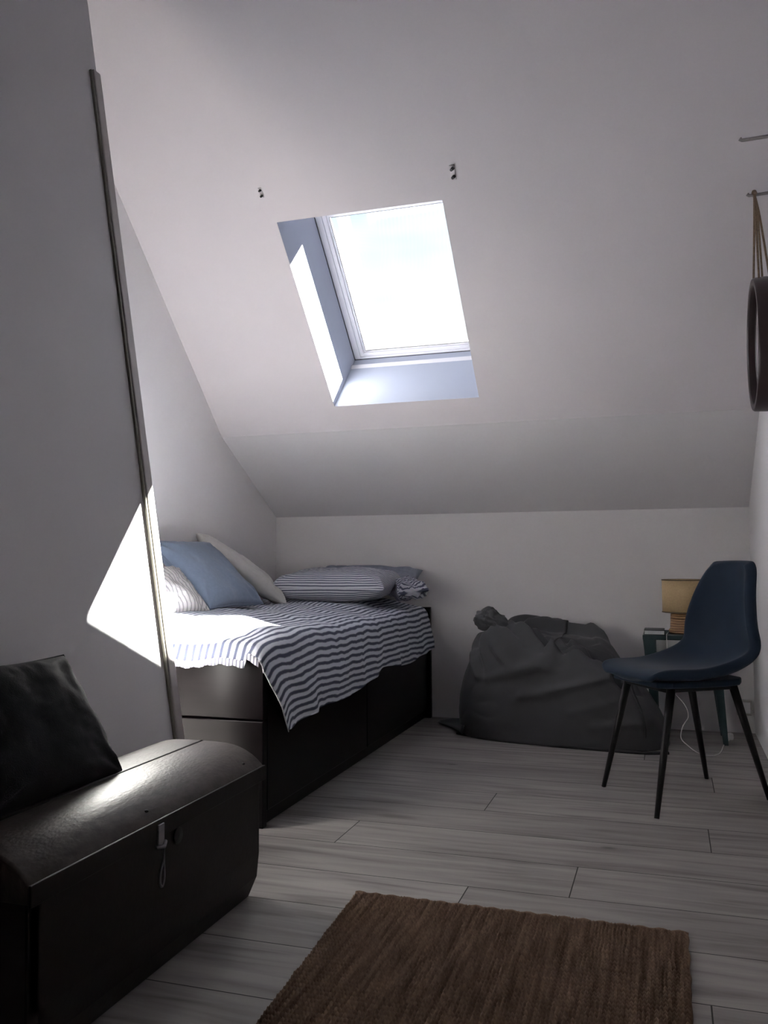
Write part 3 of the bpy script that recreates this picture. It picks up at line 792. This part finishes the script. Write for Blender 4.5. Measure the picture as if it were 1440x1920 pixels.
MB().tube(smooth_path([(-.07, .0, .008), (-.078, -.06, .004), (-.082, -.138, .003), (-.082, -.147, -.002), (-.082, -.148, -.03), (-.078, -.15, -.12), (-.075, -.155, -.215)], 6), .0022, 8).build('cord', CORD, la, True)
MB().lathe([(.001, -.014), (.009, -.008), (.010, .0), (.009, .008), (.001, .014)], (-.075, -.155, -.232), 16).build('switch', CORD, la, True)
MB().tube(smooth_path([(-.075, -.155, -.245), (-.05, -.17, -.27), (-.01, -.20, -.31), (.005, -.22, -.36), (-.02, -.24, -.40), (-.03, -.26, -.45), (.0, -.28, -.48), (.04, -.33, -.498), (.08, -.36, -.501), (.13, -.30, -.502), (.16, -.10, -.502), (.19, .02, -.502)], 6), .0022, 8).build('cord', CORD, la, True)
MB().lathe([(.001, 0), (.014, .002), (.016, .012), (.014, .03), (.002, .034)], (.195, .03, -.505), 16).build('plug', CORD, la, True)
so_ = root('socket_box', (.34, 4.72, 0), 'small pale socket box at the foot of the low wall in the right corner', 'socket')
MB().box((.300, 4.706, .09), (.372, 4.734, .165)).build('box', mat('socket_paint', (.45, .43, .43), .5), so_, bev=.004)
MB().box((.308, 4.703, .10), (.364, 4.707, .155)).build('cover_plate', PVC, so_, bev=.002)
adopt(so_)

# ------------------------------------------------------------------ chair
CC = Vector((.030, 3.455, 0)); fwd_ = Vector((-.82, -.572, 0)).normalized(); lef_ = Vector((-fwd_.y, fwd_.x, 0))
ch = root('shell_chair', CC, 'dark blue upholstered shell chair with splayed black legs by the right wall', 'chair')
ch.matrix_world = Matrix.Translation(CC) @ Matrix.Rotation(math.atan2(fwd_.y, fwd_.x), 4, 'Z')
prof = [(.235, .436, .150), (.225, .450, .178), (.19, .458, .196), (.12, .456, .208), (.04, .449, .214), (-.05, .447, .216), (-.125, .458, .216), (-.178, .49, .213), (-.212, .545, .207), (-.232, .61, .196), (-.245, .68, .178), (-.254, .75, .156), (-.260, .81, .136), (-.263, .845, .120), (-.264, .860, .102)]
NW = 18; V = []; F = []
for k, (X_, Z_, hw) in enumerate(prof):
    for i in range(NW + 1):
        s = -1 + 2 * i / NW
        sl_ = min(1, max(0, (Z_ - .47) / .15))          # 0 seat, 1 back
        cup = abs(s) ** 2.5
        x = X_ + cup * (.075 * sl_ * (1 - .55 * sstep(.70, .86, Z_))) + (1 - sl_) * 0
        z = Z_ + cup * (1 - sl_) * (.012 + .045 * sstep(.10, -.15, X_))
        if k == 0: x -= cup * .03
        if Z_ > .83: z -= abs(s) ** 4 * .010
        V.append((x, s * hw, z))
for k in range(len(prof) - 1):
    for i in range(NW):
        a = k * (NW + 1) + i; F.append((a, a + 1, a + NW + 2, a + NW + 1))
sh_ = mesh_obj('seat_shell', V, F, VELVET, ch, smooth=True)
sd = sh_.modifiers.new('t', 'SOLIDIFY'); sd.thickness = .040; sd.offset = 0
sb_ = sh_.modifiers.new('s', 'SUBSURF'); sb_.levels = 2; sb_.render_levels = 2
pad = MB(); V = []; F = []
pp = [(.195, .14), (.15, .168), (.05, .182), (-.07, .180), (-.13, .165), (-.165, .13)]
pad.prism([(x, w_, .440) for x, w_ in pp] + [(x, -w_, .440) for x, w_ in reversed(pp)], (0, 0, -.024)); pad.build('seat_pan', VELVET, ch, bev=.006)
MB().box((-.14, -.13, .397), (.15, .13, .410)).build('underframe', BLACKM, ch, bev=.003)
def inv(p):
    d = Vector(p) - CC; return Vector((d.dot(fwd_), d.dot(lef_), p[2]))
for foot, top in (((-.257, 3.492, 0), (.135, -.135)), ((-.059, 3.122, 0), (.135, .135)), ((.122, 3.731, 0), (-.13, -.125)), ((.324, 3.473, 0), (-.13, .125))):
    f = inv(foot); t_ = Vector((top[0], top[1], .412))
    MB().tube([t_, t_ * .5 + f * .5, f], [.0155, .0125, .0085], 14).build('leg', BLACKM, ch, True)

# ------------------------------------------------------------------ rug
def rug_edge(y): return -.792 + (2.196 - y) * .058
V = []; F = []; UVs = []
RY0, RY1 = .55, 2.188
cols, rows = 300, 400
for j in range(rows + 1):
    y = RY0 + (RY1 - RY0) * j / rows
    for i in range(cols + 1):
        f = i / cols
        xl = rug_edge(y) + .004 * noise.noise(Vector((y * 20, 1, 0))); xr = .022 + .003 * noise.noise(Vector((y * 20, 7, 0)))
        x = xl + (xr - xl) * f
        yy = y + (.006 * noise.noise(Vector((x * 14, 3, 0))) if j > rows - 4 else 0) - .012 * f * (j / rows)
        # chunky woven ribs across, with cord columns
        h = .0085 * (0.5 + .5 * math.cos(2 * math.pi * j / 4)) + .0030 * math.cos(2 * math.pi * i / 3)
        h += .002 * noise.noise(Vector((x * 60, y * 60, 0)))
        ed = min(i, cols - i, j, rows - j)
        V.append((x, yy, (.009 + h) * (0.2 if ed == 0 else 1))); UVs.append((x, y))
for j in range(rows):
    for i in range(cols):
        a = j * (cols + 1) + i; F.append((a, a + 1, a + cols + 2, a + cols + 1))
rug = mesh_obj('jute_rug', V, F, JUTE, uvs=UVs, smooth=True)
tag(rug, 'brown woven jute rug on the grey plank floor', 'rug')
sd = rug.modifiers.new('t', 'SOLIDIFY'); sd.thickness = .002; sd.offset = 1
n = 90
mb = MB().tube([(rug_edge(RY1) + (.022 - rug_edge(RY1)) * i / n, RY1 - .012 * i / n + .004 * noise.noise(Vector((i * .35, 3, 0))), .008 + .002 * math.sin(i * 1.3)) for i in range(n + 1)], .008, 8)
mb.build('edge_braid', JUTE, rug, True)

# ------------------------------------------------------------------ mirror, pegs
MC = Vector((.302, 3.36, 1.628)); MR = .235
mr_ = root('round_mirror', (XR - .002, MC.y, MC.z), 'round dark-framed mirror hanging by a strap on the right wall', 'mirror')
def ringx(prof, seg=64):
    """lathe around the x axis: prof of (radius, x)"""
    mb = MB(); k = len(prof)
    for (r, x) in prof:
        for j in range(seg):
            th = 2 * math.pi * j / seg; mb.v.append((x, MC.y + r * math.cos(th), MC.z + r * math.sin(th)))
    for i in range(k):
        ii = (i + 1) % k
        for j in range(seg):
            jj = (j + 1) % seg; mb.f.append((i * seg + j, i * seg + jj, ii * seg + jj, ii * seg + j))
    return mb
o = ringx([(MR, XR - .003), (MR + .002, .345), (MR, .306), (MR - .004, .300), (MR - .022, .300), (MR - .026, .304), (MR - .026, XR - .003)]).build('frame', MFRAME, mr_, True)
o.modifiers.new('es', 'EDGE_SPLIT').split_angle = math.radians(40)
mb = MB(); seg = 64
for x in (.316, .322):
    for j in range(seg):
        th = 2 * math.pi * j / seg; mb.v.append((x, MC.y + (MR - .027) * math.cos(th), MC.z + (MR - .027) * math.sin(th)))
mb.f = [tuple(range(seg)), tuple(reversed(range(seg, 2 * seg)))] + [(j, (j + 1) % seg, seg + (j + 1) % seg, seg + j) for j in range(seg)]
mb.build('mirror_glass', MIRR, mr_)
PEG = Vector((.318, 3.33, 2.165))
for sgn in (-1, 1):
    for xx in (.318, .352):
        MB().tube(smooth_path([PEG + Vector((0, 0, .004)), PEG + Vector(((xx - PEG.x) * .4, sgn * .03, -.10)), (xx, MC.y + sgn * .105, MC.z + MR - .022)], 6), .0065, 8, .6).build('strap', STRAP, mr_, True)
MB().tube([PEG + Vector((0, -.012, .0)), PEG + Vector((0, 0, .009)), PEG + Vector((0, .012, .0))], .009, 8).build('knot', STRAP, mr_, True)
adopt(mr_)
PEGM = mat('peg_grey', (.20, .18, .18), .5)
def peg(y, z, L, label):
    o = MB().tube([(XR - .001, y, z), (XR - .02, y, z), (XR - L, y, z - .002), (XR - L - .006, y, z + .004)], [.010, .006, .0055, .007], 10).build('coat_peg', PEGM, None, True)
    return tag(o, label, 'peg', 'coat pegs high on the right wall')
peg(3.02, 2.232, .130, 'upper wall peg sticking out above the mirror strap')
peg(PEG.y, PEG.z, .085, 'lower wall peg carrying the mirror strap')

# electric panel heater on the right wall, its edge just in view
ht = root('wall_heater', (XR - .03, 2.55, .62), 'white flat heater panel on the right wall at the picture edge', 'heater')
MB().box((XR - .050, 2.15, .30), (XR - .016, 3.02, .885)).build('heater_body', PVC, ht, bev=.008)
for yy in (2.4, 2.75): MB().box((XR - .017, yy, .4), (XR - .001, yy + .06, .8)).build('bracket', STEEL, ht)
adopt(ht)
